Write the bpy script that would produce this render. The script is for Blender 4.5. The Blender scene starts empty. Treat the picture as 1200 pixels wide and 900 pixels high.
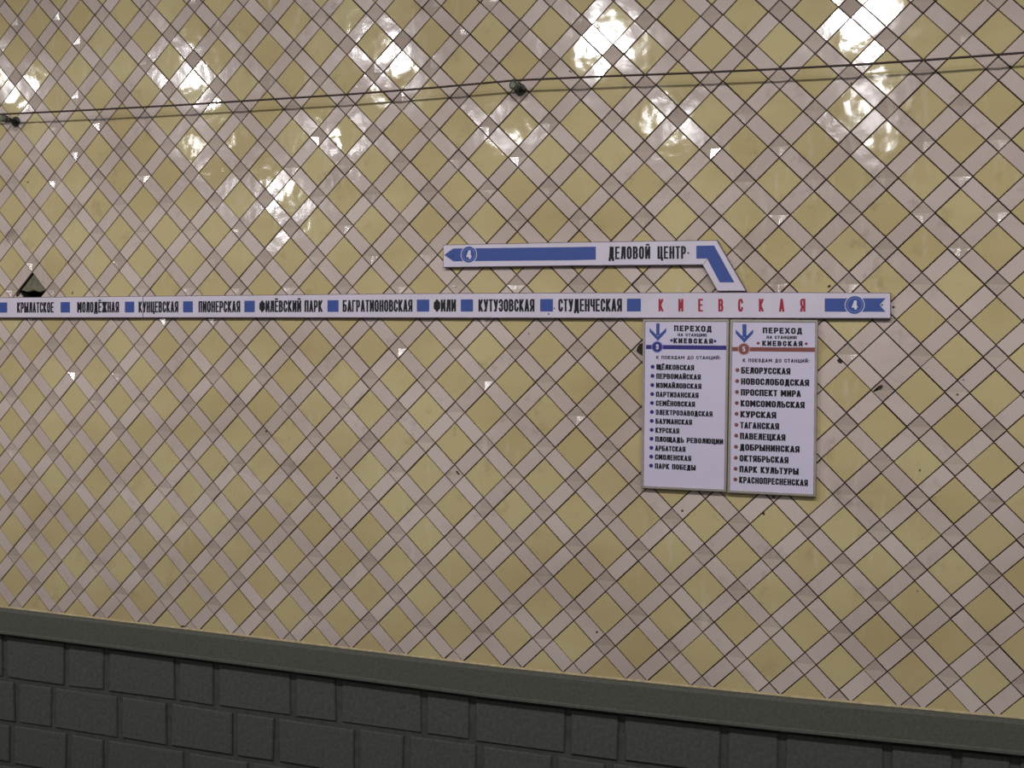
import bpy, math, random
from mathutils import Matrix, Vector

random.seed(7)
SC = bpy.context.scene
COL = SC.collection

# ------------------------------------------------------------------ camera
FPX = 1345.0828
R = [[0.9420882497, -0.3346574890, -0.0217737181],
     [0.3350915491, 0.9419554834, 0.0208211670],
     [0.0135419136, -0.0269115657, 0.9995460891]]
T = Vector((0.004599, -5.428308, -1.284152))
cam = bpy.data.cameras.new('camera')
cam.sensor_width = 36.0
cam.lens = FPX * 36.0 / 1200.0
cam.clip_end = 100
camo = bpy.data.objects.new('camera', cam)
COL.objects.link(camo)
camo.matrix_world = Matrix(((R[0][0], R[0][2], -R[0][1], T.x),
                            (R[1][0], R[1][2], -R[1][1], T.y),
                            (R[2][0], R[2][2], -R[2][1], T.z), (0, 0, 0, 1)))
SC.camera = camo

# ------------------------------------------------------------------ world, lamps, exposure
w = bpy.data.worlds.new('world'); SC.world = w; w.use_nodes = True
w.node_tree.nodes['Background'].inputs[0].default_value = (0.90, 0.92, 1.0, 1)
w.node_tree.nodes['Background'].inputs[1].default_value = 0.12
SC.view_settings.view_transform = 'Standard'
SC.view_settings.look = 'None'
SC.view_settings.exposure = -0.80
SC.view_settings.gamma = 1.0


def area(x, y, z, sx, sy, power, down, colr=(0.99, 0.975, 0.985)):
    l = bpy.data.lights.new('ceiling_lamp_light', 'AREA')
    l.shape = 'RECTANGLE'; l.size = sx; l.size_y = sy
    l.energy = power; l.color = colr
    o = bpy.data.objects.new('ceiling_lamp_light', l); COL.objects.link(o)
    o.location = (x, y, z)
    l.spread = math.radians(104)                      # reflector luminaire aimed at the track wall
    o.rotation_euler = (math.radians(90 - down), 0, 0)


# two rows of ceiling lamps above the platform, 2.2 m apart
LAMP_P = 33.0
for k in range(-2, 5):
    area(-0.45 - 2.2 * k, -4.5, 1.52, 0.26, 0.28, LAMP_P, 36)
for k in range(-2, 5):
    area(-0.60 - 2.2 * k, -8.0, 1.50, 0.26, 0.28, LAMP_P * 0.22, 22)


area(-10.6, -12.0, 1.30, 0.55, 0.35, LAMP_P * 1.2, 12)


# ------------------------------------------------------------------ helpers
def at(px, py, Y=0.0):
    """photo pixel (1200x900) -> point on the plane y=Y"""
    a, b = (px - 600) / FPX, -(py - 450) / FPX
    d = Vector([R[i][0] * a + R[i][1] + R[i][2] * b for i in range(3)])
    s = (Y - T.y) / d.y
    return T + d * s


def proj(p):
    d = Vector(p) - T
    c = [sum(R[i][j] * d[i] for i in range(3)) for j in range(3)]
    return 600 + FPX * c[0] / c[1], 450 - FPX * c[2] / c[1], c[1]


def mesh(name, verts, faces, mats, midx=None, tint=None, smooth=False):
    me = bpy.data.meshes.new(name)
    me.from_pydata([tuple(v) for v in verts], [], faces)
    for m in (mats if isinstance(mats, (list, tuple)) else [mats]):
        me.materials.append(m)
    if midx:
        me.polygons.foreach_set('material_index', midx)
    if tint is not None:
        at_ = me.attributes.new('tint', 'FLOAT', 'FACE')
        vals = tint if isinstance(tint, list) else [tint] * len(faces)
        at_.data.foreach_set('value', vals)
    if smooth:
        me.polygons.foreach_set('use_smooth', [True] * len(faces))
    me.update()
    return me


def obj(name, me, parent=None, **props):
    o = bpy.data.objects.new(name, me)
    COL.objects.link(o)
    if parent is not None:
        o.parent = parent
    for k, v in props.items():
        o[k] = v
    return o


def empty(name, loc, **props):
    o = bpy.data.objects.new(name, None)
    o.empty_display_size = 0.1
    COL.objects.link(o); o.location = loc
    for k, v in props.items():
        o[k] = v
    return o


def prism(poly, y0, y1, off=(0, 0, 0), bevel=0.0):
    """solid from an (x,z) polygon, counter-clockwise seen from the camera side; front at y0, back at y1"""
    n = len(poly); V = []; F = []
    if bevel:
        inner = inset(poly, bevel)
        V += [(x - off[0], y0 - off[1], z - off[2]) for x, z in inner]
        V += [(x - off[0], y0 + bevel - off[1], z - off[2]) for x, z in poly]
    else:
        V += [(x - off[0], y0 - off[1], z - off[2]) for x, z in poly]
    V += [(x - off[0], y1 - off[1], z - off[2]) for x, z in poly]
    F.append(list(range(n)))
    rings = len(V) // n
    for r in range(rings - 1):
        for i in range(n):
            j = (i + 1) % n
            F.append([r * n + i, (r + 1) * n + i, (r + 1) * n + j, r * n + j])
    F.append([(rings - 1) * n + i for i in reversed(range(n))])
    return V, F


def inset(poly, d):
    n = len(poly); out = []
    for i in range(n):
        p0, p1, p2 = poly[i - 1], poly[i], poly[(i + 1) % n]
        e1 = (p1[0] - p0[0], p1[1] - p0[1]); e2 = (p2[0] - p1[0], p2[1] - p1[1])
        l1 = math.hypot(*e1) or 1e-9; l2 = math.hypot(*e2) or 1e-9
        n1 = (-e1[1] / l1, e1[0] / l1); n2 = (-e2[1] / l2, e2[0] / l2)
        k = 1 + n1[0] * n2[0] + n1[1] * n2[1]
        k = max(k, 0.25)
        out.append((p1[0] + d * (n1[0] + n2[0]) / k, p1[1] + d * (n1[1] + n2[1]) / k))
    return out


def merge(parts):
    V = []; F = []
    for v, f in parts:
        b = len(V); V += list(v); F += [[i + b for i in q] for q in f]
    return V, F


def srgb(r, g, b):
    f = lambda c: ((c / 255 + 0.055) / 1.055) ** 2.4 if c > 10 else c / 255 / 12.92
    return (f(r), f(g), f(b), 1)


# ------------------------------------------------------------------ materials
class NT:
    def __init__(s, name):
        s.m = bpy.data.materials.new(name); s.m.use_nodes = True
        s.t = s.m.node_tree; s.b = s.t.nodes['Principled BSDF']

    def n(s, typ, **kw):
        x = s.t.nodes.new(typ)
        for k, v in kw.items():
            if k.startswith('i_'):
                key = k[2:]
                x.inputs[int(key) if key.isdigit() else key.replace('_', ' ')].default_value = v
            else:
                setattr(x, k, v)
        return x

    def l(s, a, b):
        s.t.links.new(a, b)

    def mix(s, fac, a, b, blend='MIX'):
        x = s.t.nodes.new('ShaderNodeMix'); x.data_type = 'RGBA'; x.blend_type = blend
        for sock, v in ((x.inputs[0], fac), (x.inputs[6], a), (x.inputs[7], b)):
            if hasattr(v, 'is_linked') or hasattr(v, 'links'):
                s.l(v, sock)
            else:
                sock.default_value = v
        return x.outputs[2]

    def math(s, op, a, b=0.0, c=None):
        x = s.t.nodes.new('ShaderNodeMath'); x.operation = op
        for i, v in enumerate((a, b) if c is None else (a, b, c)):
            if hasattr(v, 'links'):
                s.l(v, x.inputs[i])
            else:
                x.inputs[i].default_value = v
        return x.outputs[0]

    def noise(s, scale, detail=2, rough=0.5, vec=None):
        x = s.n('ShaderNodeTexNoise'); x.inputs['Scale'].default_value = scale
        x.inputs['Detail'].default_value = detail; x.inputs['Roughness'].default_value = rough
        if vec is not None:
            s.l(vec, x.inputs['Vector'])
        return x.outputs['Fac']

    def ramp(s, fac, p0, p1, c0=0.0, c1=1.0):
        x = s.t.nodes.new('ShaderNodeMapRange')
        s.l(fac, x.inputs[0])
        for i, v in enumerate((p0, p1, c0, c1)):
            x.inputs[i + 1].default_value = v
        return x.outputs[0]


def glazed(name, light, dark, dirt, rough=0.055, fine=0.00006):
    """glazed ceramic: per-piece shade from the 'tint' attribute, faint grime, rippled glaze"""
    t = NT(name)
    geo = t.n('ShaderNodeNewGeometry'); P = geo.outputs['Position']
    tint = t.n('ShaderNodeAttribute', attribute_name='tint').outputs['Fac']
    base = t.mix(tint, dark, light)
    # fine mottling
    base = t.mix(t.ramp(t.noise(260, 2, 0.7, P), 0.35, 0.65, 0.0, 0.22), base, dirt)
    # broad grime, drawn out along the wall
    mp = t.n('ShaderNodeMapping'); t.l(P, mp.inputs[0]); mp.inputs['Scale'].default_value = (1.0, 1, 2.0)
    base = t.mix(t.ramp(t.noise(1.1, 3, 0.55, mp.outputs[0]), 0.42, 0.70, 0.0, 0.45), base, dirt)
    # pale wiped smears
    mp2 = t.n('ShaderNodeMapping'); t.l(P, mp2.inputs[0]); mp2.inputs['Scale'].default_value = (3.0, 1, 0.8)
    mp2.inputs['Rotation'].default_value = (0, 0.5, 0)
    sm = t.math('MULTIPLY', t.ramp(t.noise(6, 4, 0.6, mp2.outputs[0]), 0.56, 0.72), t.ramp(t.noise(0.8, 1, 0.5, P), 0.45, 0.62, 0, 0.45))
    base = t.mix(sm, base, srgb(225, 215, 195))
    base = t.mix(t.math('MULTIPLY', t.ramp(t.noise(7, 5, 0.7, P), 0.56, 0.72), t.ramp(t.noise(0.9, 1, 0.5, P), 0.42, 0.62, 0.1, 0.42)), base, srgb(120, 100, 80))
    t.l(base, t.b.inputs['Base Color'])
    rg = t.ramp(t.noise(3, 4, 0.6, P), 0.3, 0.7, rough * 0.75, rough * 1.7)
    t.l(rg, t.b.inputs['Roughness'])
    t.b.inputs['IOR'].default_value = 1.5
    bp = t.n('ShaderNodeBump'); bp.inputs['Strength'].default_value = 1.0
    bp.inputs['Distance'].default_value = 1.0
    h = t.math('ADD', t.math('MULTIPLY', t.noise(15, 1, 0.3, P), 0.0010),
               t.math('MULTIPLY', t.noise(75, 2, 0.5, P), fine))
    t.l(h, bp.inputs['Height'])
    t.l(bp.outputs[0], t.b.inputs['Normal'])
    return t.m


def plain(name, col, rough=0.5, metal=0.0, var=0.12, scale=40, spec=0.5, bump=0.0):
    t = NT(name)
    tc = t.n('ShaderNodeTexCoord').outputs['Object']
    dk = tuple(c * (1 - var) for c in col[:3]) + (1,)
    lt = tuple(min(1, c * (1 + var)) for c in col[:3]) + (1,)
    nz = t.noise(scale, 4, 0.6, tc)
    t.l(t.mix(t.ramp(nz, 0.3, 0.7), dk, lt), t.b.inputs['Base Color'])
    t.b.inputs['Roughness'].default_value = rough
    t.b.inputs['Metallic'].default_value = metal
    t.b.inputs['Specular IOR Level'].default_value = spec
    if bump:
        bp = t.n('ShaderNodeBump'); bp.inputs['Distance'].default_value = bump
        t.l(nz, bp.inputs['Height']); t.l(bp.outputs[0], t.b.inputs['Normal'])
    return t.m


M_YEL = glazed('yellow_glaze', srgb(218, 203, 152), srgb(208, 190, 139), srgb(176, 150, 106))
M_PNK = glazed('pinkish_white_glaze', srgb(226, 209, 199), srgb(212, 194, 184), srgb(180, 160, 146), 0.09, 0.00014)
M_DIM = glazed('dimpled_tile_glaze', srgb(216, 198, 184), srgb(196, 178, 164), srgb(162, 144, 128), 0.08, 0.00014)
M_GROUT = plain('dirty_grout', srgb(52, 44, 42), 0.9, scale=8, var=0.35, spec=0.2)
M_CEM = plain('cement_behind_tiles', srgb(120, 116, 98), 0.95, scale=30, var=0.3, spec=0.1, bump=0.004)
M_DADO = plain('dark_cast_stone', srgb(86, 87, 80), 0.85, scale=55, var=0.22, spec=0.25, bump=0.002)
M_CAP = plain('dark_stone_cap', srgb(92, 92, 84), 0.75, scale=70, var=0.18, spec=0.3, bump=0.001)
M_DADOJ = plain('dado_joint', srgb(80, 81, 75), 0.95, scale=20, var=0.2, spec=0.1)
M_WHITE = plain('white_enamel', srgb(222, 212, 226), 0.42, scale=5, var=0.05, spec=0.35)
M_PANEL = plain('white_panel_film', srgb(220, 211, 232), 0.5, scale=5, var=0.04, spec=0.3)
M_SIGNEDGE = plain('sign_edge', srgb(120, 104, 112), 0.5, var=0.1)
M_FRAME = plain('aluminium_frame', srgb(178, 168, 158), 0.45, 0.35, var=0.1)
M_BLACK = plain('black_print', srgb(28, 28, 33), 0.5, var=0.1, spec=0.3)
M_BLUE = plain('blue_print', srgb(66, 88, 158), 0.5, var=0.06, spec=0.3)
M_NAVY = plain('navy_print', srgb(62, 54, 130), 0.5, var=0.06, spec=0.3)
M_BROWN = plain('brown_print', srgb(140, 84, 76), 0.5, var=0.06, spec=0.3)
M_DOT = plain('dark_red_dot', srgb(132, 52, 72), 0.5, var=0.06, spec=0.3)
M_RED = plain('red_print', srgb(168, 44, 62), 0.5, var=0.06, spec=0.3)
M_WPRINT = plain('white_print', srgb(228, 222, 235), 0.5, var=0.03, spec=0.3)
M_HALO = plain('pale_blue_print', srgb(140, 146, 205), 0.5, var=0.04, spec=0.3)
M_HALOB = plain('pale_brown_print', srgb(190, 150, 150), 0.5, var=0.04, spec=0.3)
M_WIRE = plain('cable_rubber', srgb(62, 44, 38), 0.6, var=0.2)
M_BRK = plain('bracket_iron', srgb(52, 54, 46), 0.6, 0.2, var=0.3, scale=60, bump=0.002)
M_KNOB = plain('grimy_insulator', srgb(88, 92, 74), 0.4, var=0.3, scale=60)
M_CHIP = plain('chipped_glaze', srgb(58, 52, 46), 0.9, var=0.3, spec=0.1)
M_SCREW = plain('screw_head', srgb(60, 56, 60), 0.5, 0.4)

# ------------------------------------------------------------------ tile lattice
PIT = 0.225; CH = PIT / math.sqrt(2)
A_ = 0.6667 * PIT; B_ = 0.3333 * PIT
JT = 0.0046
EXPO = [(0, 0), (0, 1), (0, 2), (0, 3), (1, 0), (1, 1), (1, 2), (2, 0), (2, 1), (3, 0)]
CO = [[-0.01004, -0.01266], [0.07198, -3.08671], [-0.09351, -0.20885], [0.0252, 0.14129], [3.08487, -0.07259],
      [0.1193, 0.13809], [-0.12107, -0.02867], [-0.18226, -0.06305], [0.01124, 0.07647], [-0.08475, -0.01204]]


def warp(H, V):
    """lattice position (half diagonal pitches, V down) -> wall (x, z), with the slight unevenness of the laid tiles"""
    Hc = min(max(H, -33), 3); Vc = min(max(V, -4), 18)
    h, v = Hc / 20, Vc / 20
    x = z = dxh = dzh = dxv = dzv = 0
    for (i, j), (a, b) in zip(EXPO, CO):
        m = h ** i * v ** j
        x += a * m; z += b * m
        if i:
            m1 = i * h ** (i - 1) * v ** j; dxh += a * m1; dzh += b * m1
        if j:
            m1 = j * h ** i * v ** (j - 1); dxv += a * m1; dzv += b * m1
    dh, dv = (H - Hc) / 20, (V - Vc) / 20
    return x + dxh * dh + dxv * dv, z + dzh * dh + dzv * dv


def interp(pts, x):
    for (x0, z0), (x1, z1) in zip(pts, pts[1:]):
        if x <= x1 or (x1, z1) == pts[-1]:
            return z0 + (z1 - z0) * (x - x0) / (x1 - x0)


CAPY = -0.045
BASE = [(p.x, p.z) for p in (at(a, b, 0) for a, b in ((0, 711), (300, 747), (600, 783), (900, 814), (1200, 842)))]
BASE = [(-8.0, BASE[0][1])] + BASE + [(3.0, BASE[-1][1])]
XL, XR, ZT = -6.9, 2.0, 1.35


def tile_geo(poly, dish=0.0, puff=0.0, joint=JT, bev=0.0016, thick=0.0125):
    o = inset(poly, joint / 2); i_ = inset(o, bev); n = len(poly)
    V = [(x, 0, z) for x, z in i_] + [(x, bev * 1.9, z) for x, z in o] + [(x, thick, z) for x, z in o]
    F = []
    if dish or puff:
        cx = sum(p[0] for p in poly) / n; cz = sum(p[1] for p in poly) / n
        V.append((cx, dish - puff, cz))
        F += [[k, (k + 1) % n, 3 * n] for k in range(n)]
    else:
        F.append(list(range(n)))
    for k in range(n):
        j = (k + 1) % n
        F.append([k, n + k, n + j, j])
        F.append([n + k, 2 * n + k, 2 * n + j, n + j])
    return V, F


def rect2(wd, ht):
    return [(-wd / 2, -ht / 2), (wd / 2, -ht / 2), (wd / 2, ht / 2), (-wd / 2, ht / 2)]


KINDS = {'square_tile': (A_, A_, M_YEL), 'strip_tile': (A_, B_, M_PNK), 'corner_tile': (B_, B_, M_DIM)}
NV = 14
GEO = {}; MESH = {}
for kind, (a, b, m) in KINDS.items():
    for v in range(NV):
        dish = random.uniform(0.0035, 0.0085) if kind == 'corner_tile' else 0
        g = tile_geo(rect2(a, b), dish=dish, puff=0)
        if kind == 'square_tile' and v in (3,):
            tint = -0.25
        elif kind == 'strip_tile' and v in (5,):
            tint = -0.3
        else:
            tint = (v + 0.5) / NV
        GEO[kind, v] = (g, tint)
        MESH[kind, v] = mesh(kind, g[0], g[1], m, tint=tint)
PINKSQ = mesh('square_tile', *GEO['square_tile', 0][0], M_PNK, tint=0.75)


def clip_z(poly, f):
    out = []
    n = len(poly)
    for i in range(n):
        p, q = poly[i], poly[(i + 1) % n]
        a, b = p[1] - f(p[0]), q[1] - f(q[0])
        if a >= 0:
            out.append(p)
        if (a >= 0) != (b >= 0):
            t = a / (a - b)
            out.append((p[0] + (q[0] - p[0]) * t, p[1] + (q[1] - p[1]) * t))
    return out


basef = lambda x: interp(BASE, x) + 0.003
wall = empty('wall_back', (-2.4, 0, -2.86), kind='structure')
WO = Vector((-2.4, 0, -2.86))

tiles = {k: [] for k in KINDS}
for H2 in range(-90, 30):
    for V2 in range(-18, 42):
        H, V = H2 / 2, V2 / 2
        hi, vi = H2 % 2 == 0, V2 % 2 == 0
        if hi and vi:
            kind, flip = ('corner_tile', 0) if (H2 // 2 + V2 // 2) % 2 == 0 else ('square_tile', 0)
        elif not hi and not vi:
            # strip between small squares; runs down-right when its upper-left neighbour is a small square
            if (math.floor(H) + math.floor(V)) % 2 == 0:
                kind, flip = 'strip_tile', 1
            else:
                kind, flip = 'strip_tile', 0
        else:
            continue
        x, z = warp(H, V)
        if x < XL or x > XR or z > ZT or z < -3.1:
            continue
        if kind == 'square_tile' and (H, V) == (-31, 6):
            continue                                   # the missing tile above the sign strip
        e = 0.2
        ur = Vector(warp(H + e, V - e)) - Vector(warp(H - e, V + e)); ur /= (2 * e * CH * math.sqrt(2))
        ul = Vector(warp(H - e, V - e)) - Vector(warp(H + e, V + e)); ul /= (2 * e * CH * math.sqrt(2))
        if flip:
            ex, ez = -ul, ur          # long axis down-right
        else:
            ex, ez = ur, ul
        v = random.randrange(NV)
        tiltx, tiltz = random.gauss(0, 0.009), random.gauss(0, 0.009)
        yj = random.uniform(-0.0008, 0.0008)
        x += random.gauss(0, .0005); z += random.gauss(0, .0005)
        px, py, d = proj((x, 0, z))
        tiles[kind].append(dict(H=H, V=V, x=x, z=z, ex=ex, ez=ez, v=v, tx=tiltx, tz=tiltz, y=yj,
                                inview=-25 < px < 1225 and -25 < py < 870, d=d))


def tmat(t):
    ex = Vector((t['ex'][0], t['tx'], t['ex'][1])); ez = Vector((t['ez'][0], t['tz'], t['ez'][1]))
    ey = ez.cross(ex).normalized()
    return Matrix(((ex.x, ey.x, ez.x, t['x'] - WO.x), (ex.y, ey.y, ez.y, t['y']),
                   (ex.z, ey.z, ez.z, t['z'] - WO.z), (0, 0, 0, 1)))


for kind, (a, b, m) in KINDS.items():
    L = sorted(tiles[kind], key=lambda t: (not t['inview'], t['d']))
    nobj = 0
    SV, SF, ST = [], [], []
    for t in L:
        M = tmat(t)
        (gv, gf), tint = GEO[kind, t['v']]
        me = MESH[kind, t['v']]
        if kind == 'square_tile' and (t['H'], t['V']) == (-1, 8):
            me = PINKSQ
        # cut at the dado cap
        cs = [M @ Vector((cx, 0, cz)) for cx, cz in rect2(a, b)]
        world = [(c.x + WO.x, c.z + WO.z) for c in cs]
        low = [p[1] < basef(p[0]) for p in world]
        if all(low):
            continue
        if any(low):
            pl = clip_z(world, basef)
            pl = [q for i, q in enumerate(pl) if math.hypot(q[0] - pl[i - 1][0], q[1] - pl[i - 1][1]) > 0.006]
            if len(pl) < 3 or min(min(math.hypot(q[0] - pl[i - 1][0], q[1] - pl[i - 1][1]) for i, q in enumerate(inset(pl, JT / 2 + .0016))), 1) < .003 \
               or any((pl[i][0] - pl[i - 1][0]) * (ip[i][0] - ip[i - 1][0]) + (pl[i][1] - pl[i - 1][1]) * (ip[i][1] - ip[i - 1][1]) < 0
                      for ip in [inset(pl, JT / 2 + .0016)] for i in range(len(pl))):
                continue
            ar = 0.5 * abs(sum(pl[i - 1][0] * pl[i][1] - pl[i][0] * pl[i - 1][1] for i in range(len(pl))))
            if ar < 6e-4:
                continue
            gv, gf = tile_geo(pl)
            gv = [(q[0] - WO.x, q[1], q[2] - WO.z) for q in gv]
            M = Matrix.Identity(4)
            if nobj < 300 and t['inview']:
                cx = sum(p[0] for p in pl) / len(pl) - WO.x; cz = sum(p[1] for p in pl) / len(pl) - WO.z
                me = mesh(kind, [(q[0] - cx, q[1], q[2] - cz) for q in gv], gf, m, tint=tint)
                o = obj(kind, me, wall); o.location = (cx, 0, cz); nobj += 1
                continue
        elif nobj < 300 and t['inview']:
            o = obj(kind, me, wall); o.matrix_basis = M; nobj += 1
            continue
        bs = len(SV)
        SV += [tuple(M @ Vector(q)) for q in gv]
        SF += [[i + bs for i in f] for f in gf]
        ST += [tint] * len(gf)
    if SV:
        obj(kind + 's', mesh(kind + 's', SV, SF, m, tint=ST), wall, kind='stuff')

# grout bed behind the tiles, with the pit of the missing tile
gy = 0.0100
c = warp(-31, 6)
hole = [warp(-31 + a, 6 + b) for a, b in ((0, -.66), (.66, 0), (0, .66), (-.66, 0))]
hole = [(x - WO.x, z - WO.z) for x, z in hole]      # top, right, bottom, left
x0, x1, z0, z1 = XL - WO.x, XR - WO.x, -3.0 - WO.z, ZT - WO.z
V = [(x0, gy, z0), (x1, gy, z0), (x1, gy, z1), (x0, gy, z1)] + [(x, gy, z) for x, z in hole]
F = [[0, 1, 6], [1, 5, 6], [1, 2, 5], [2, 4, 5], [2, 3, 4], [3, 7, 4], [3, 0, 7], [0, 6, 7]]
obj('grout_bed', mesh('grout_bed', V, F, M_GROUT), wall)
pit = 0.10
V = [(x, gy, z) for x, z in hole] + [(x * 1.0, pit, z) for x, z in hole]
F = [[4, 5, 6, 7][::-1]] + [[k, (k + 1) % 4, 4 + (k + 1) % 4, 4 + k] for k in range(4)]
pv, pf = V, F
obj('missing_tile_pit', mesh('missing_tile_pit', pv, pf, M_GROUT), wall)
# rough mortar left in the upper part of the pit, broken off along its lower edge
tz, rz, bz, lz = hole
mz = rz[1] - 0.004
mx = tz[0]
prof = [(lz[0] + 0.022, mz + 0.003), (lz[0] + 0.05, mz - 0.006), (mx, mz + 0.004), (mx + 0.045, mz - 0.007), (rz[0] - 0.022, mz + 0.002), (rz[0] - 0.005, rz[1]), (tz[0], tz[1] - 0.006), (lz[0] + 0.005, lz[1])]
v, f = prism(prof, 0.014, 0.033, bevel=0.004)
obj('broken_mortar', mesh('broken_mortar', v, f, M_CEM), wall)

# solid wall mass behind
v, f = prism([(XL, -4.9), (XR, -4.9), (XR, ZT), (XL, ZT)], 0.115, 0.30, WO)
obj('wall_mass', mesh('wall_mass', v, f, M_CEM), wall)


# chips and old drill holes in the tiles
def chip(px, py, rx, ry, name='chip', ang=0.0, n=9, m=None):
    p = at(px, py, 0)
    pts = []
    for k in range(n):
        a = 2 * math.pi * k / n
        r = random.uniform(0.75, 1.15)
        u, v_ = rx * r * math.cos(a), ry * r * math.sin(a)
        pts.append((u * math.cos(ang) - v_ * math.sin(ang), u * math.sin(ang) + v_ * math.cos(ang)))
    v, f = prism(pts, -0.0022, 0.002)
    o = obj(name, mesh(name, v, f, m or M_CHIP), wall)
    o.location = (p.x - WO.x, 0, p.z - WO.z)


for a in ((971.5, 335.5, .0075, .006, 'drill_hole', .5), (1047, 359.8, .006, .005, 'drill_hole'), (799.5, 598.3, .005, .005, 'drill_hole'),
          (895, 602, .006, .006, 'drill_hole'), (906.5, 582.5, .008, .005, 'drill_hole'), (699.5, 740.5, .005, .005, 'drill_hole'),
          (997.5, 97.5, .004, .004, 'drill_hole'), (456, 115.5, .005, .005, 'drill_hole'), (1122, 462, .004, .004, 'drill_hole'),
          (32.7, 213.5, .004, .004, 'drill_hole'), (1078, 551, .003, .006, 'chip'), (1075, 692.5, .003, .003, 'drill_hole'),
          (984, 423, .014, .009, 'chip', -.5), (1030, 454.5, .020, .008, 'chip', .6), (1026, 457, .012, .005, 'chip', .7),
          (752.5, 409, .026, .028, 'chip', 0.0), (619.5, 391, .002, .006, 'chip'), (85, 343, .003, .009, 'chip', -.2),
          (536.5, 554, .014, .004, 'chip', -.8), (312, 505.5, .007, .004, 'chip', .2), (395, 560, .006, .005, 'chip', .5),
          (21.5, 343.5, .012, .022, 'chip', -.5), (214, 734, .014, .005, 'chip', .3), (819, 803, .024, .006, 'chip', .1), (548, 770, .012, .004, 'chip', .6),
          (635, 898 - 0, .002, .002, 'chip'), (1057, 450 - 2, .002, .002, 'chip'), (1184, 77.5, .004, .004, 'chip'),
          (936.5, 577 - 0, .002, .002, 'chip'), (668.5, 84, .009, .003, 'chip', -.6), (1129, 445, .003, .003, 'chip'), (938, 352, .002, .002, 'chip')):
    if a[1] < 800:
        chip(*a)
chip(532, 335.4, .015, .0035, 'paint_smear', 0, 8, M_WPRINT)

# ------------------------------------------------------------------ dark cap and dado
def capline(poly_px):
    return [at(a, b, CAPY) for a, b in poly_px]


low = capline([(0, 743), (300, 782), (600, 822), (900, 856), (1200, 886)])
low = [Vector((-8, 0, low[0].z))] + low + [Vector((3, 0, low[-1].z))]
LOWP = [(p.x, p.z) for p in low]
xs = [XL] + [i * 0.5 - 6.5 for i in range(17)] + [XR]
V = []; F = []
for x in xs:
    zb, zl = interp(BASE, x), interp(LOWP, x)
    prof = [(0.008, zb), (CAPY + 0.012, zb - 0.002), (CAPY, zb - 0.014), (CAPY, zl + 0.022), (CAPY - 0.006, zl + 0.016),
            (CAPY - 0.006, zl + 0.005), (CAPY + 0.002, zl), (0.034, zl)]
    V += [(x - XL, y, z - zl0) for y, z in prof for zl0 in (-2.86,)]
n = 8
for s in range(len(xs) - 1):
    for k in range(n - 1):
        F.append([s * n + k, s * n + k + 1, (s + 1) * n + k + 1, (s + 1) * n + k])
o = obj('trim_1', mesh('trim_1', V, F, M_CAP), None, kind='structure'); o.location = (XL, 0, -2.86)

M_BEAD = plain('cream_filler', srgb(196, 178, 140), 0.8, scale=25, var=0.25, spec=0.2)
V = []; F = []
for i, x in enumerate(xs):
    zb = interp(BASE, x)
    for y, z in ((0.002, zb + .008), (-0.003, zb + .006), (-0.006, zb - .001)):
        V.append((x - WO.x, y, z - WO.z))
    if i:
        b = i * 3
        F += [[b - 3, b - 2, b + 1, b], [b - 2, b - 1, b + 2, b + 1]]
obj('filler_bead', mesh('filler_bead', V, F, M_BEAD), wall)

dado = empty('baseboard_back', (-2.4, 0, -3.1), kind='structure')
DO = Vector((-2.4, 0, -3.1))
dy = 0.014
v, f = prism([(XL, -4.6), (XR, -4.6), (XR, -2.95), (XL, -2.95)], dy, 0.034, DO)
obj('joint_bed', mesh('joint_bed', v, f, M_DADOJ), dado)
c1 = [at(p, 0.0, -.02).x for p in ()]


def xat(px, py):
    return at(px, py, -0.02).x


row1 = [xat(a, b) for a, b in ((2, 770), (74, 780), (121, 785), (204, 797), (250, 805), (341, 810), (394, 815), (495, 828), (552, 835), (664, 850), (727, 860), (847, 870), (915, 880), (1040, 890), (1121, 895))]
row2 = [xat(a, b) for a, b in ((16, 820), (59, 828), (137, 840), (195, 848), (272, 855), (321, 865), (416, 875), (474, 882), (560, 893))]
row3 = [xat(a, b) for a, b in ((77, 870), (120, 878), (215, 890))]


def fill(xsr, step):
    xsr = list(xsr); k = 0
    while xsr[0] > XL + 0.4:
        xsr.insert(0, xsr[0] - step[k % 2]); k += 1
    while xsr[-1] < XR - 0.5:
        xsr.append(xsr[-1] + step[k % 2]); k += 1
    return [XL] + xsr + [XR]


za = interp(LOWP, -5) - 0.004
z12 = at(0, 797, -0.02).z; z23 = at(0, 848, -0.02).z
z12b = at(500, 861, -0.02).z
rows = [(fill(row1, (.42, .24)), None, z12), (fill(row2, (.28, .40)), z12, z23), (fill(row3, (.42, .25)), z23, z23 - .25),
        (fill([xat(40, 890)], (.3, .4)), z23 - .25, z23 - .5), (fill([xat(90, 890)], (.4, .26)), z23 - .5, z23 - .75),
        (fill([xat(10, 890)], (.33, .4)), z23 - .75, z23 - 1.0)]
for xsr, zt, zb in rows:
    for x0, x1 in zip(xsr, xsr[1:]):
        t_ = (interp(LOWP, (x0 + x1) / 2) - 0.024) if zt is None else zt - 0.014
        b_ = zb + 0.014
        j = 0.019
        cx, cz = (x0 + x1) / 2, (t_ + b_) / 2
        r_ = lambda: random.uniform(-.004, .004)
        pl = [(x0 + j + r_() - cx, b_ + r_() - cz), (x1 - j + r_() - cx, b_ + r_() - cz),
              (x1 - j + r_() - cx, t_ + r_() - cz), (x0 + j + r_() - cx, t_ + r_() - cz)]
        v, f = prism(pl, 0.001 + r_() * .5, dy, bevel=0.006)
        o = obj('dado_block', mesh('dado_block', v, f, M_DADO), dado)
        o.location = (cx - DO.x, 0, cz - DO.z)

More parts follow.
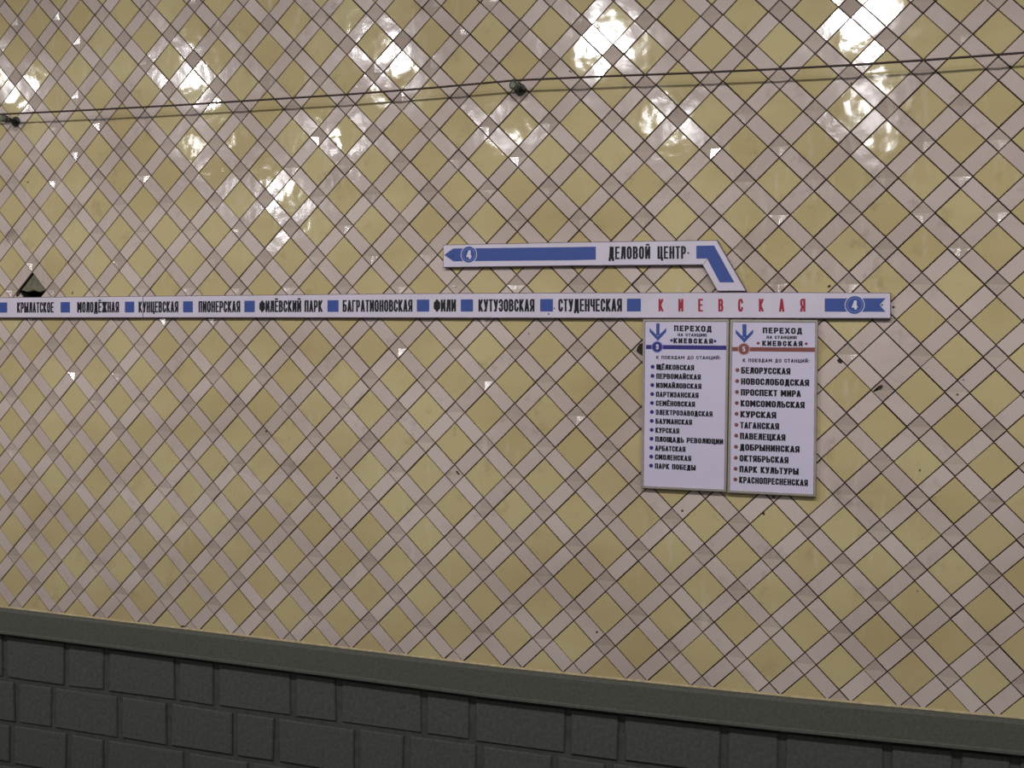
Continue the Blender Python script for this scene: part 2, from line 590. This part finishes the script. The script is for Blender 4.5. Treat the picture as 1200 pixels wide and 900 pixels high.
# ------------------------------------------------------------------ lettering: stroked glyphs
c_, d_ = .30, .16
ring = [(c_, 0), (1 - c_, 0), (1, d_), (1, 1 - d_), (1 - c_, 1), (c_, 1), (0, 1 - d_), (0, d_)]
cc = lambda p: (p, True)
oo = lambda p: (p, False)
def bowl(y0, y1, x=1.0):
    d = d_ * 0.75
    return oo([(0, y1), (x - c_, y1), (x, y1 - d), (x, y0 + d), (x - c_, y0), (0, y0)])
SOFT = [(.3, 1.2), (.5, 1.14), (.7, 1.2)]
G = {
    'А': (1.0, [oo([(0, 0), (.46, 1)]), oo([(.54, 1), (1, 0)]), oo([(.2, .24), (.8, .24)])]),
    'Б': (1.0, [oo([(.9, 1), (0, 1), (0, 0), (1 - c_, 0), (1, d_), (1, .58 - d_), (1 - c_, .58), (0, .58)])]),
    'В': (1.0, [oo([(0, 0), (0, 1)]), bowl(.53, 1, .93), bowl(0, .53)]),
    'Г': (.85, [oo([(1, 1), (0, 1), (0, 0)])]),
    'Д': (1.1, [oo([(.18, 0), (.32, 1), (.85, 1), (.85, 0)]), oo([(0, -.16), (0, 0), (1, 0), (1, -.16)])]),
    'Е': (.9, [oo([(1, 1), (0, 1), (0, 0), (1, 0)]), oo([(0, .52), (.85, .52)])]),
    'Ё': (.9, [oo([(1, 1), (0, 1), (0, 0), (1, 0)]), oo([(0, .52), (.85, .52)]), oo([(.1, 1.22), (.2, 1.22)]), oo([(.75, 1.22), (.85, 1.22)])]),
    'Ж': (1.45, [oo([(.5, 0), (.5, 1)]), oo([(0, 1), (.4, .5), (0, 0)]), oo([(1, 1), (.6, .5), (1, 0)])]),
    'З': (.95, [oo([(0, .78), (0, 1 - d_), (c_, 1), (1 - c_, 1), (1, 1 - d_), (1, .53 + d_ * .6), (.75, .52), (.4, .52)]),
                oo([(.75, .52), (1, .52 - d_ * .6), (1, d_), (1 - c_, 0), (c_, 0), (0, d_), (0, .22)])]),
    'И': (1.0, [oo([(0, 1), (0, 0)]), oo([(1, 1), (1, 0)]), oo([(.03, .1), (.97, .9)])]),
    'Й': (1.0, [oo([(0, 1), (0, 0)]), oo([(1, 1), (1, 0)]), oo([(.03, .1), (.97, .9)]), oo([(.28, 1.22), (.72, 1.22)])]),
    'К': (1.0, [oo([(0, 1), (0, 0)]), oo([(.95, 1), (.22, .5), (1, 0)])]),
    'Л': (1.0, [oo([(0, 0), (.2, .25), (.32, 1), (1, 1), (1, 0)])]),
    'М': (1.3, [oo([(0, 0), (0, 1)]), oo([(1, 1), (1, 0)]), oo([(.08, .95), (.5, .3)]), oo([(.92, .95), (.5, .3)])]),
    'Н': (1.0, [oo([(0, 1), (0, 0)]), oo([(1, 1), (1, 0)]), oo([(0, .5), (1, .5)])]),
    'О': (1.0, [cc(ring)]),
    'П': (1.0, [oo([(0, 0), (0, 1), (1, 1), (1, 0)])]),
    'Р': (.95, [oo([(0, 0), (0, 1)]), bowl(.42, 1)]),
    'С': (.95, [oo([(1, .74), (1, 1 - d_), (1 - c_, 1), (c_, 1), (0, 1 - d_), (0, d_), (c_, 0), (1 - c_, 0), (1, d_), (1, .26)])]),
    'Т': (.9, [oo([(0, 1), (1, 1)]), oo([(.5, 1), (.5, 0)])]),
    'У': (1.0, [oo([(0, 1), (.52, .36)]), oo([(1, 1), (.45, 0), (.1, 0)])]),
    'Ф': (1.4, [cc([(x, .12 + y * .76) for x, y in ring]), oo([(.5, 0), (.5, 1)])]),
    'Х': (1.05, [oo([(0, 0), (1, 1)]), oo([(0, 1), (1, 0)])]),
    'Ц': (1.05, [oo([(0, 1), (0, 0), (1.12, 0), (1.12, -.16)]), oo([(.92, 1), (.92, 0)])]),
    'Ч': (.95, [oo([(0, 1), (0, .55), (c_, .42), (1, .42)]), oo([(1, 1), (1, 0)])]),
    'Щ': (1.5, [oo([(0, 1), (0, 0), (1.08, 0), (1.08, -.16)]), oo([(.5, 1), (.5, 0)]), oo([(.96, 1), (.96, 0)])]),
    'Ы': (1.35, [oo([(0, 1), (0, 0)]), bowl(0, .56, .66), oo([(1, 1), (1, 0)])]),
    'Ь': (.95, [oo([(0, 1), (0, 0)]), bowl(0, .56)]),
    'Э': (.95, [oo([(0, .78), (0, 1 - d_), (c_, 1), (1 - c_, 1), (1, 1 - d_), (1, d_), (1 - c_, 0), (c_, 0), (0, d_), (0, .22)]), oo([(.35, .5), (1, .5)])]),
    'Ю': (1.45, [oo([(0, 1), (0, 0)]), oo([(0, .5), (.38, .5)]), cc([(.38 + x * .62, y) for x, y in ring])]),
    'Я': (1.0, [oo([(1, 0), (1, 1)]), oo([(1, 1), (c_, 1), (0, 1 - d_ * .75), (0, .42 + d_ * .75), (c_, .42), (1, .42)]), oo([(.45, .42), (0, 0)])]),
    '3': (.9, None), '4': (1.0, [oo([(.75, 0), (.75, 1)]), oo([(.6, .95), (.1, .32)]), oo([(.05, .25), (1, .25)])]),
    '5': (.9, [oo([(.95, 1), (.08, 1), (.02, .55), (1 - c_, .6), (1, .6 - d_), (1, d_), (1 - c_, 0), (c_, 0), (0, d_)])]),
    ':': (.35, [oo([(.5, .15), (.5, .17)]), oo([(.5, .7), (.5, .72)])]),
}
G['3'] = (.9, G['З'][1])


def stroke(pts, closed, t):
    """uniform-width polyline in the plane -> list of quads (each 4 points)"""
    n = len(pts); L = []; Rr = []
    for i in range(n):
        if closed or 0 < i < n - 1:
            a, b, c = pts[i - 1], pts[i], pts[(i + 1) % n]
            e1 = Vector((b[0] - a[0], b[1] - a[1])).normalized(); e2 = Vector((c[0] - b[0], c[1] - b[1])).normalized()
            n1 = Vector((-e1.y, e1.x)); n2 = Vector((-e2.y, e2.x))
            m = n1 + n2; k = max(1 + n1.dot(n2), 0.45)
            off = m / k * (t / 2); base = Vector(b)
        elif i == 0:
            e = Vector((pts[1][0] - pts[0][0], pts[1][1] - pts[0][1])).normalized()
            off = Vector((-e.y, e.x)) * t / 2; base = Vector(pts[0]) - e * t / 2
        else:
            e = Vector((pts[-1][0] - pts[-2][0], pts[-1][1] - pts[-2][1])).normalized()
            off = Vector((-e.y, e.x)) * t / 2; base = Vector(pts[-1]) + e * t / 2
        L.append(base + off); Rr.append(base - off)
    Q = []
    for i in range(n if closed else n - 1):
        j = (i + 1) % n
        Q.append((Rr[i], Rr[j], L[j], L[i]))
    return Q


def text_quads(s, total, cap, tv, th, gap):
    """quads for a word fitted into total x cap; tv/th stem and bar thickness and gap as shares of cap height"""
    units = []
    for ch in s:
        units.append(0.55 if ch == ' ' else G[ch][0])
    n = len(s)
    gp = gap * cap
    W = (total - gp * (n - 1)) / sum(units)
    x = 0; Q = []; lay = 0
    TV = tv * cap; TH = th * cap
    for ch, u in zip(s, units):
        wd = u * W
        if ch != ' ':
            tvv = min(TV, wd * .42)
            if ch in ':':
                tvv = TV
            for pts, closed in G[ch][1]:
                k = tvv / TH
                pp = [(tvv / 2 + px * max(wd - tvv, 0.0001), (TH / 2 + py * (cap - TH)) * k) for px, py in pts]
                lay += 1
                for q in stroke(pp, closed, tvv):
                    Q.append([(x + v[0], v[1] / k, lay % 7) for v in q])
        x += wd + gp
    return Q


PRINT = 0.0006


def place_quads(Q, bl, br, tl, tr, Y, total, cap):
    """map local word coordinates onto the sign plane between four corner points"""
    V = []; F = []
    for q in Q:
        b = len(V)
        for u, v, lay in q:
            s, t = u / total, v / cap
            p = bl * (1 - s) * (1 - t) + br * s * (1 - t) + tl * (1 - s) * t + tr * s * t
            V.append((p.x, Y - PRINT - lay * 5e-5, p.z))
        # area sign -> keep facing the viewer
        ar = sum(V[b + i - 1][0] * V[b + i][2] - V[b + i][0] * V[b + i - 1][2] for i in range(4))
        F.append([b, b + 1, b + 2, b + 3] if ar > 0 else [b + 3, b + 2, b + 1, b])
    return V, F


def word(parent, O, s, x0, x1, ytl, ybl, Y, mat, name, tv=.19, th=.15, gap=.10, ytr=None, ybr=None, label=None):
    ytr = ytl if ytr is None else ytr; ybr = ybl if ybr is None else ybr
    bl, br, tl, tr = at(x0, ybl, Y), at(x1, ybr, Y), at(x0, ytl, Y), at(x1, ytr, Y)
    total = (br - bl).length; cap = (tl - bl).length
    Q = text_quads(s, total, cap, tv, th, gap)
    V, F = place_quads(Q, bl, br, tl, tr, Y, total, cap)
    V = [(v[0] - O.x, v[1] - O.y, v[2] - O.z) for v in V]
    o = obj(name, mesh(name, V, F, mat), parent)
    if label:
        o['label'] = label
    return o


def flat(parent, O, polys, Y, mat, name, lift=PRINT, label=None):
    """flat printed shapes given by photo points on the sign's plane"""
    V = []; F = []
    for poly in polys:
        pts = [at(a, b, Y) for a, b in poly]
        ar = sum(pts[i - 1].x * pts[i].z - pts[i].x * pts[i - 1].z for i in range(len(pts)))
        if ar < 0:
            pts = pts[::-1]
        b = len(V)
        V += [(p.x - O.x, Y - lift - O.y, p.z - O.z) for p in pts]
        F.append(list(range(b, b + len(pts))))
    o = obj(name, mesh(name, V, F, mat), parent)
    if label:
        o['label'] = label
    return o


def disc_geo(parent, O, px, py, rpx, Y, mat, name, lift, inner=0, label=None, n=40):
    c = at(px, py, Y); r = (at(px, py - rpx, Y) - c).length; ri = r * inner
    V = []; F = []
    for k in range(n):
        a = 2 * math.pi * k / n
        V.append((c.x + r * math.cos(a) - O.x, Y - lift - O.y, c.z + r * math.sin(a) - O.z))
    if inner:
        for k in range(n):
            a = 2 * math.pi * k / n
            V.append((c.x + ri * math.cos(a) - O.x, Y - lift - O.y, c.z + ri * math.sin(a) - O.z))
        F = [[k, (k + 1) % n, n + (k + 1) % n, n + k] for k in range(n)]
    else:
        F = [list(range(n))]
    o = obj(name, mesh(name, V, F, mat), parent)
    if label:
        o['label'] = label
    return o


def sign_body(parent, O, px_poly, Y, depth, edge=0.0035):
    pts = [at(a, b, Y) for a, b in px_poly]
    poly = [(p.x, p.z) for p in pts]
    v, f = prism(poly, Y, Y + depth, O, bevel=0.002)
    obj('backing_tray', mesh('backing_tray', v, f, M_SIGNEDGE), parent)
    inn = inset(poly, edge)
    v, f = prism(inn, Y - 0.0012, Y + 0.001, O)
    obj('enamel_face', mesh('enamel_face', v, f, M_WHITE), parent)


# ------------------------------------------------------------------ long station strip
SY = -0.028
FY = SY - 0.0012
p = at(520, 358, 0)
O = Vector((p.x, 0, p.z))
strip = empty('line_strip_sign', O, label='long white strip sign listing station names in black with blue squares and one red name',
              category='sign')
top = [(-75, 349.6), (0, 348.6), (160, 347.0), (320, 345.4), (480, 343.8), (640, 343.0), (900, 342.4), (1044, 342.8)]
bot = [(1044, 373.4), (640, 372.9), (320, 372.4), (0, 372.5), (-75, 372.5)]
poly = list(reversed(top)) + list(reversed(bot))
sign_body(strip, O, poly, SY, 0.024)
tops = [(-40, 354.5), (5, 354.4), (220, 353), (340, 352), (400, 351.7), (500, 351), (640, 350.4), (740, 350), (1040, 349.6)]
bots = [(-40, 366.4), (5, 366.4), (220, 366), (340, 365.6), (500, 365.2), (740, 365), (1040, 365.3)]
TP = lambda x: interp(tops, x)
BT = lambda x: interp(bots, x)
for s, a, b in (('КРЫЛАТСКОЕ', 20, 63), ('МОЛОДЁЖНАЯ', 90.5, 139.5), ('КУНЦЕВСКАЯ', 162.4, 209), ('ПИОНЕРСКАЯ', 232.7, 281.6),
                ('ФИЛЁВСКИЙ ПАРК', 304, 378), ('БАГРАТИОНОВСКАЯ', 401.6, 483.4), ('ФИЛИ', 508.3, 534.4),
                ('КУТУЗОВСКАЯ', 560.7, 626.4), ('СТУДЕНЧЕСКАЯ', 654.3, 728.9)):
    word(strip, O, s, a, b, TP(a), BT(a), FY, M_BLACK, 'station_name', tv=.20, th=.13, gap=.05, ytr=TP(b), ybr=BT(b), label='black lettering ' + s)
reds = [(771.8, 777.5, 'К'), (795, 800.8, 'И'), (818.2, 823.8, 'Е'), (841.8, 847.6, 'В'), (865, 870.8, 'С'), (889.3, 895, 'К'), (913, 919.2, 'А'), (937.6, 943.8, 'Я')]
parts = []
for a, b, ch in reds:
    bl, br, tl, tr = at(a, BT(a), FY), at(b, BT(b), FY), at(a, TP(a) + .4, FY), at(b, TP(b) + .4, FY)
    tt, cp = (br - bl).length, (tl - bl).length
    V, F = place_quads(text_quads(ch, tt, cp, .19, .13, .05), bl, br, tl, tr, FY, tt, cp)
    obj('red_letter', mesh('red_letter', [(v[0] - O.x, v[1] - O.y, v[2] - O.z) for v in V], F, M_RED), strip, label='red letter ' + ch)
for a, b in ((-3, 8.5), (71, 82), (146.4, 157.4), (214.6, 226), (286.4, 298.6), (383.8, 396.8), (488.5, 503), (540, 554.4), (633, 648), (734.7, 751)):
    flat(strip, O, [[(a, TP(a)), (b, TP(b)), (b, BT(b)), (a, BT(a))]], FY, M_BLUE, 'station_marker')
flat(strip, O, [[(966.5, 349.7), (1037.8, 349.5), (1031, 357.5), (1037.8, 365.4), (966.5, 365.3)][::-1]], FY, M_BLUE, 'blue_line_band')


def roundel(parent, O, px, py, r, Y, ch, blue, s=1.0, ringed=True):
    if ringed:
        disc_geo(parent, O, px, py, r + 1.7, Y, M_WPRINT, 'roundel_rim', .0009)
        disc_geo(parent, O, px, py, r + 0.9, Y, blue, 'roundel_disc', .0012)
        disc_geo(parent, O, px, py, r - 1.0, Y, M_HALO, 'roundel_ring', .0015, inner=.93)
    h = r * .56 * s
    o = word(parent, O, ch, px - h * .62, px + h * .62, py - h, py + h, Y - .0012, M_WPRINT, 'line_number', tv=.24, th=.17, label='white numeral ' + ch)


roundel(strip, O, 1001.6, 357.4, 9.6, FY, '4', M_BLUE)
disc_geo(strip, O, 1033.8, 357.3, 1.1, FY, M_SCREW, 'screw', .002, n=12)
disc_geo(strip, O, 641 + 2, 368, .9, FY, M_SCREW, 'screw', .002, n=12)
disc_geo(strip, O, 649.6, 361.5, .9, FY, M_SCREW, 'screw', .002, n=12)
for xj in (167.2,):
    flat(strip, O, [[(xj, TP(xj) - 6.5), (xj + .7, TP(xj) - 6.5), (xj + .7, BT(xj) + 6.2), (xj, BT(xj) + 6.2)]], FY, M_SIGNEDGE, 'sheet_joint', lift=.0011)

# ------------------------------------------------------------------ branch sign above
p = at(690, 300, 0)
O = Vector((p.x, 0, p.z))
br_ = empty('branch_line_sign', O, label='white sign with a slanted leg, long blue arrow and lettering ДЕЛОВОЙ ЦЕНТР, above the long strip', category='sign')
poly = [(519.2, 313.6), (519.2, 286.8), (670, 283.6), (840.3, 281.2), (875, 341.4), (840.6, 341.4), (823.0, 310.6), (670, 311.6)][::-1]
UY = -0.028
sign_body(br_, O, poly, UY, 0.024)
UF = UY - .0012
flat(br_, O, [[(520.6, 298.7), (531.2, 291.2), (670, 289.6), (698.3, 289.1), (698.3, 304.3), (670, 305.0), (531.2, 306.2)][::-1]], UF, M_BLUE, 'arrow_band')
flat(br_, O, [[(816, 288), (836.9, 287.7), (860.6, 330.9), (843.4, 330.9), (828.6, 303.0), (816, 303.0)][::-1]], UF, M_BLUE, 'elbow_band')
flat(br_, O, [[(828.3, 303.8), (823.2, 310.6), (823.9, 310.6), (828.9, 303.8)]], UF, M_SIGNEDGE, 'sheet_joint', lift=.0008)
word(br_, O, 'ДЕЛОВОЙ', 713.2, 762, 289, 303.9, UF, M_BLACK, 'lettering', tv=.19, th=.13, gap=.08, ytr=288.6, ybr=303.4, label='black lettering ДЕЛОВОЙ')
word(br_, O, 'ЦЕНТР', 770.5, 803.8, 288.6, 303.4, UF, M_BLACK, 'lettering', tv=.19, th=.13, gap=.08, ytr=288.4, ybr=303.2, label='black lettering ЦЕНТР')
disc_geo(br_, O, 806.6, 296.6, 1.1, UF, M_BLACK, 'printed_dot', PRINT, n=12)
roundel(br_, O, 549.5, 298.3, 8.6, UF, '4', M_BLUE, 1.05)
disc_geo(br_, O, 530.4, 299.6, 1.0, UF, M_SCREW, 'screw', .002, n=12)

# ------------------------------------------------------------------ two interchange panels
PY = -0.032


def panel(name, label, quad, blue, halo, number, arrow, head, dots, stripe, circ, sub, lines, x0s, cap):
    O = at((quad[0][0] + quad[2][0]) / 2, quad[3][1], 0); O.y = 0
    t = empty(name, O, label=label, category='sign', group='interchange panels')
    P = [at(a, b, PY) for a, b in quad]            # TL TR BR BL
    poly = [(q.x, q.z) for q in (P[3], P[2], P[1], P[0])]
    inn = inset(poly, 0.0115)
    # frame: mitred ring, one bar per side
    for i in range(4):
        j = (i + 1) % 4
        v, f = prism([poly[i], poly[j], inn[j], inn[i]], PY, -0.0012, O, bevel=0.0016)
        obj('frame_bar', mesh('frame_bar', v, f, M_FRAME), t)
    v, f = prism(inset(poly, 0.0105), PY + .004, -0.002, O)
    obj('face_sheet', mesh('face_sheet', v, f, M_PANEL), t)
    Y = PY + .004
    flat(t, O, [arrow[0:4], arrow[4:]], Y, M_BLUE, 'down_arrow')
    flat(t, O, [stripe], Y, blue, 'line_stripe')
    cx, cy, r = circ
    disc_geo(t, O, cx, cy, r + 1.1, Y, halo, 'roundel_rim', .0009, n=28)
    disc_geo(t, O, cx, cy, r, Y, blue, 'roundel_disc', .0012, n=28)
    word(t, O, number, cx - 1.6, cx + 1.6, cy - 3, cy + 3, Y - .001, M_WPRINT, 'line_number', tv=.2, th=.16, label='white numeral ' + number)
    for s, a, b, ytl, ybl, ytr, ybr, tv, gap in head:
        word(t, O, s, a, b, ytl, ybl, Y, M_BLACK, 'heading', tv=tv, th=tv * .8, gap=gap, ytr=ytr, ybr=ybr, label='black lettering ' + s)
    for dx, dyy, rr in dots:
        disc_geo(t, O, dx, dyy, rr, Y, M_NAVY if blue is M_NAVY else M_DOT, 'printed_dot', PRINT, n=12)
    s, a, b, ytl, ybl, ytr, ybr, tv, gap = sub
    word(t, O, s, a, b, ytl, ybl, Y, M_BLACK, 'heading', tv=tv, th=tv * .9, gap=gap, ytr=ytr, ybr=ybr, label='thin black lettering ' + s)
    n = len(lines)
    for k, (s, by, xe) in enumerate(lines):
        xs_ = x0s[0] + (x0s[1] - x0s[0]) * k / (n - 1)
        sl = .02 + .03 * k / n
        y_t, y_b = by - cap * .46, by + cap * .54
        word(t, O, s, xs_, xe, y_t, y_b, Y, M_BLACK, 'station_line', tv=.30, th=.19, gap=.07,
             ytr=y_t + sl * (xe - xs_), ybr=y_b + sl * (xe - xs_), label='black lettering ' + s)
        disc_geo(t, O, xs_ - 4.4, by, 2.35, Y, M_NAVY if blue is M_NAVY else M_BROWN, 'bullet', PRINT, n=16)
    return t


def conv(ox, oy, sc, pts):
    return [(ox + a / sc, oy + b / sc) for a, b in pts]


ar1 = conv(745, 370, 10.909, [(262, 98), (305, 98), (305, 250), (262, 250), (175, 155), (283, 262), (392, 155), (389, 208), (283, 322), (178, 208)])
panel('interchange_panel', 'framed white panel with navy stripe and blue bullets, left of the pair under the strip',
      [(753.4, 374), (854.4, 374), (851.2, 576.6), (751.2, 572)], M_NAVY, M_HALO, '3', ar1,
      [('ПЕРЕХОД', 789.9, 834, 381.3, 388.0, 381.9, 389.0, .29, .20), ('НА СТАНЦИЮ', 794.3, 828.2, 390.6, 394.0, 390.9, 394.6, .30, .18),
       ('КИЕВСКАЯ', 789.2, 835.5, 396.2, 402.3, 397.0, 403.0, .31, .24)],
      [(787, 398.9, 1.7), (837.9, 399.8, 1.7)],
      [(757, 404.2), (851.4, 405.0), (851.4, 410.1), (757, 409.0)], (770.2, 406.5, 5.8),
      ('К ПОЕЗДАМ ДО СТАНЦИЙ:', 769, 844.2, 416.9, 420.7, 417.3, 421.3, .24, .19),
      [('ЩЁЛКОВСКАЯ', 429.8, 813.5), ('ПЕРВОМАЙСКАЯ', 440.5, 821.3), ('ИЗМАЙЛОВСКАЯ', 451.2, 822), ('ПАРТИЗАНСКАЯ', 461.8, 818.7),
       ('СЕМЁНОВСКАЯ', 472.2, 814.5), ('ЭЛЕКТРОЗАВОДСКАЯ', 482.8, 835), ('БАУМАНСКАЯ', 493.2, 811), ('КУРСКАЯ', 503.8, 796),
       ('ПЛОЩАДЬ РЕВОЛЮЦИИ', 514.2, 847.6), ('АРБАТСКАЯ', 524.8, 803.3), ('СМОЛЕНСКАЯ', 535.2, 810), ('ПАРК ПОБЕДЫ', 545.7, 815.3)],
      (769.2, 767.4), 6.3)
ar2 = conv(850, 370, 10, [(200, 100), (248, 100), (248, 250), (200, 250), (120, 160), (222, 262), (328, 160), (326, 206), (222, 316), (122, 208)])
panel('interchange_panel', 'framed white panel with brown stripe and brown bullets, right of the pair under the strip',
      [(855.6, 374.2), (958.4, 375), (956.0, 582.3), (852.2, 577.3)], M_BROWN, M_HALOB, '5', ar2,
      [('ПЕРЕХОД', 893.8, 940, 383.8, 390.6, 384.3, 391.5, .29, .20), ('НА СТАНЦИЮ', 898.3, 933.8, 393.4, 397, 393.7, 397.4, .30, .18),
       ('КИЕВСКАЯ', 893.2, 940.5, 399.3, 405.4, 399.8, 406.0, .31, .24)],
      [(888.5, 402.2, 1.7), (944.8, 402.8, 1.7)],
      [(857.8, 406.7), (954.9, 407.3), (954.9, 412.5), (857.8, 411.5)], (871.8, 409, 6.0),
      ('К ПОЕЗДАМ ДО СТАНЦИЙ:', 870.5, 948.5, 420.2, 424.4, 420.9, 425.1, .24, .19),
      [('БЕЛОРУССКАЯ', 433.7, 926.3), ('НОВОСЛОБОДСКАЯ', 446.6, 948.3), ('ПРОСПЕКТ МИРА', 459.4, 938.5), ('КОМСОМОЛЬСКАЯ', 472.3, 943),
       ('КУРСКАЯ', 485.0, 909.7), ('ТАГАНСКАЯ', 497.9, 913), ('ПАВЕЛЕЦКАЯ', 510.6, 920.5), ('ДОБРЫНИНСКАЯ', 523.6, 937),
       ('ОКТЯБРЬСКАЯ', 536.6, 924), ('ПАРК КУЛЬТУРЫ', 549.3, 936), ('КРАСНОПРЕСНЕНСКАЯ', 561.9, 946.8)],
      (868.6, 866.2), 7.6)

# ------------------------------------------------------------------ cable on stand-off brackets
WY = -0.10


def tube(pts, r, n=8):
    V = []; F = []
    for i, p in enumerate(pts):
        a = pts[max(i - 1, 0)]; b = pts[min(i + 1, len(pts) - 1)]
        d = (b - a).normalized()
        u = d.cross(Vector((0, 1, 0)))
        if u.length < 1e-4:
            u = Vector((0, 0, 1))
        u.normalize(); w_ = d.cross(u).normalized()
        for k in range(n):
            t = 2 * math.pi * k / n
            V.append(tuple(p + u * math.cos(t) * r + w_ * math.sin(t) * r))
    for i in range(len(pts) - 1):
        for k in range(n):
            F.append([i * n + k, i * n + (k + 1) % n, (i + 1) * n + (k + 1) % n, (i + 1) * n + k])
    F.append(list(range(n))[::-1]); F.append([(len(pts) - 1) * n + k for k in range(n)])
    return V, F


pxs = [(-120, 139.8), (-60, 137), (0, 134), (100, 129.2), (200, 123.8), (300, 117.5), (400, 111.2), (500, 103.5), (603, 94.2), (700, 89.8), (800, 86), (900, 81.5),
       (1000, 76.2), (1100, 69.3), (1200, 61.8), (1300, 54)]
pts = [at(a, b, WY) for a, b in pxs]
O = at(603, 94, WY)
v, f = tube([p - O for p in pts], 0.0052)
me = mesh('overhead_cable', v, f, M_WIRE, smooth=True)
o = obj('overhead_cable', me, None, label='thin dark brown cable strung across the upper tiled wall', category='cable'); o.location = O


def lathe_y(prof, n=20):
    """profile of (radius, y) around the y axis"""
    V = []; F = []
    for r, y in prof:
        for k in range(n):
            t = 2 * math.pi * k / n
            V.append((r * math.cos(t), y, r * math.sin(t)))
    for i in range(len(prof) - 1):
        for k in range(n):
            F.append([i * n + k, (i + 1) * n + k, (i + 1) * n + (k + 1) % n, i * n + (k + 1) % n])
    F.append(list(range(n))); F.append([(len(prof) - 1) * n + k for k in range(n)][::-1])
    return V, F


def bracket(px, pz, label):
    w_ = at(px, pz, WY)
    c = Vector((w_.x, 0, w_.z - 0.024))
    t = empty('cable_bracket', c, label=label, category='bracket', group='cable brackets')
    v, f = lathe_y([(0.030, -0.0015), (0.030, -0.006), (0.014, -0.009), (0.012, -0.05), (0.016, -0.055), (0.016, -0.07)])
    obj('standoff', mesh('standoff', v, f, M_BRK), t)
    v, f = lathe_y([(0.015, -0.07), (0.021, -0.074), (0.021, -0.083), (0.015, -0.088), (0.015, -0.092), (0.022, -0.097), (0.022, -0.105), (0.013, -0.112)])
    obj('insulator', mesh('insulator', v, f, M_KNOB, smooth=False), t)
    v, f = prism([(-.007, .006), (.007, .006), (.008, .030), (-.008, .030)], -0.108, -0.090, bevel=.002)
    obj('clip', mesh('clip', v, f, M_BRK), t)
    return t


bracket(602, 94.2, 'small dark bracket holding the cable at the centre of the wall')
bracket(4, 134.0, 'small dark bracket holding the cable at the left edge of the photo')
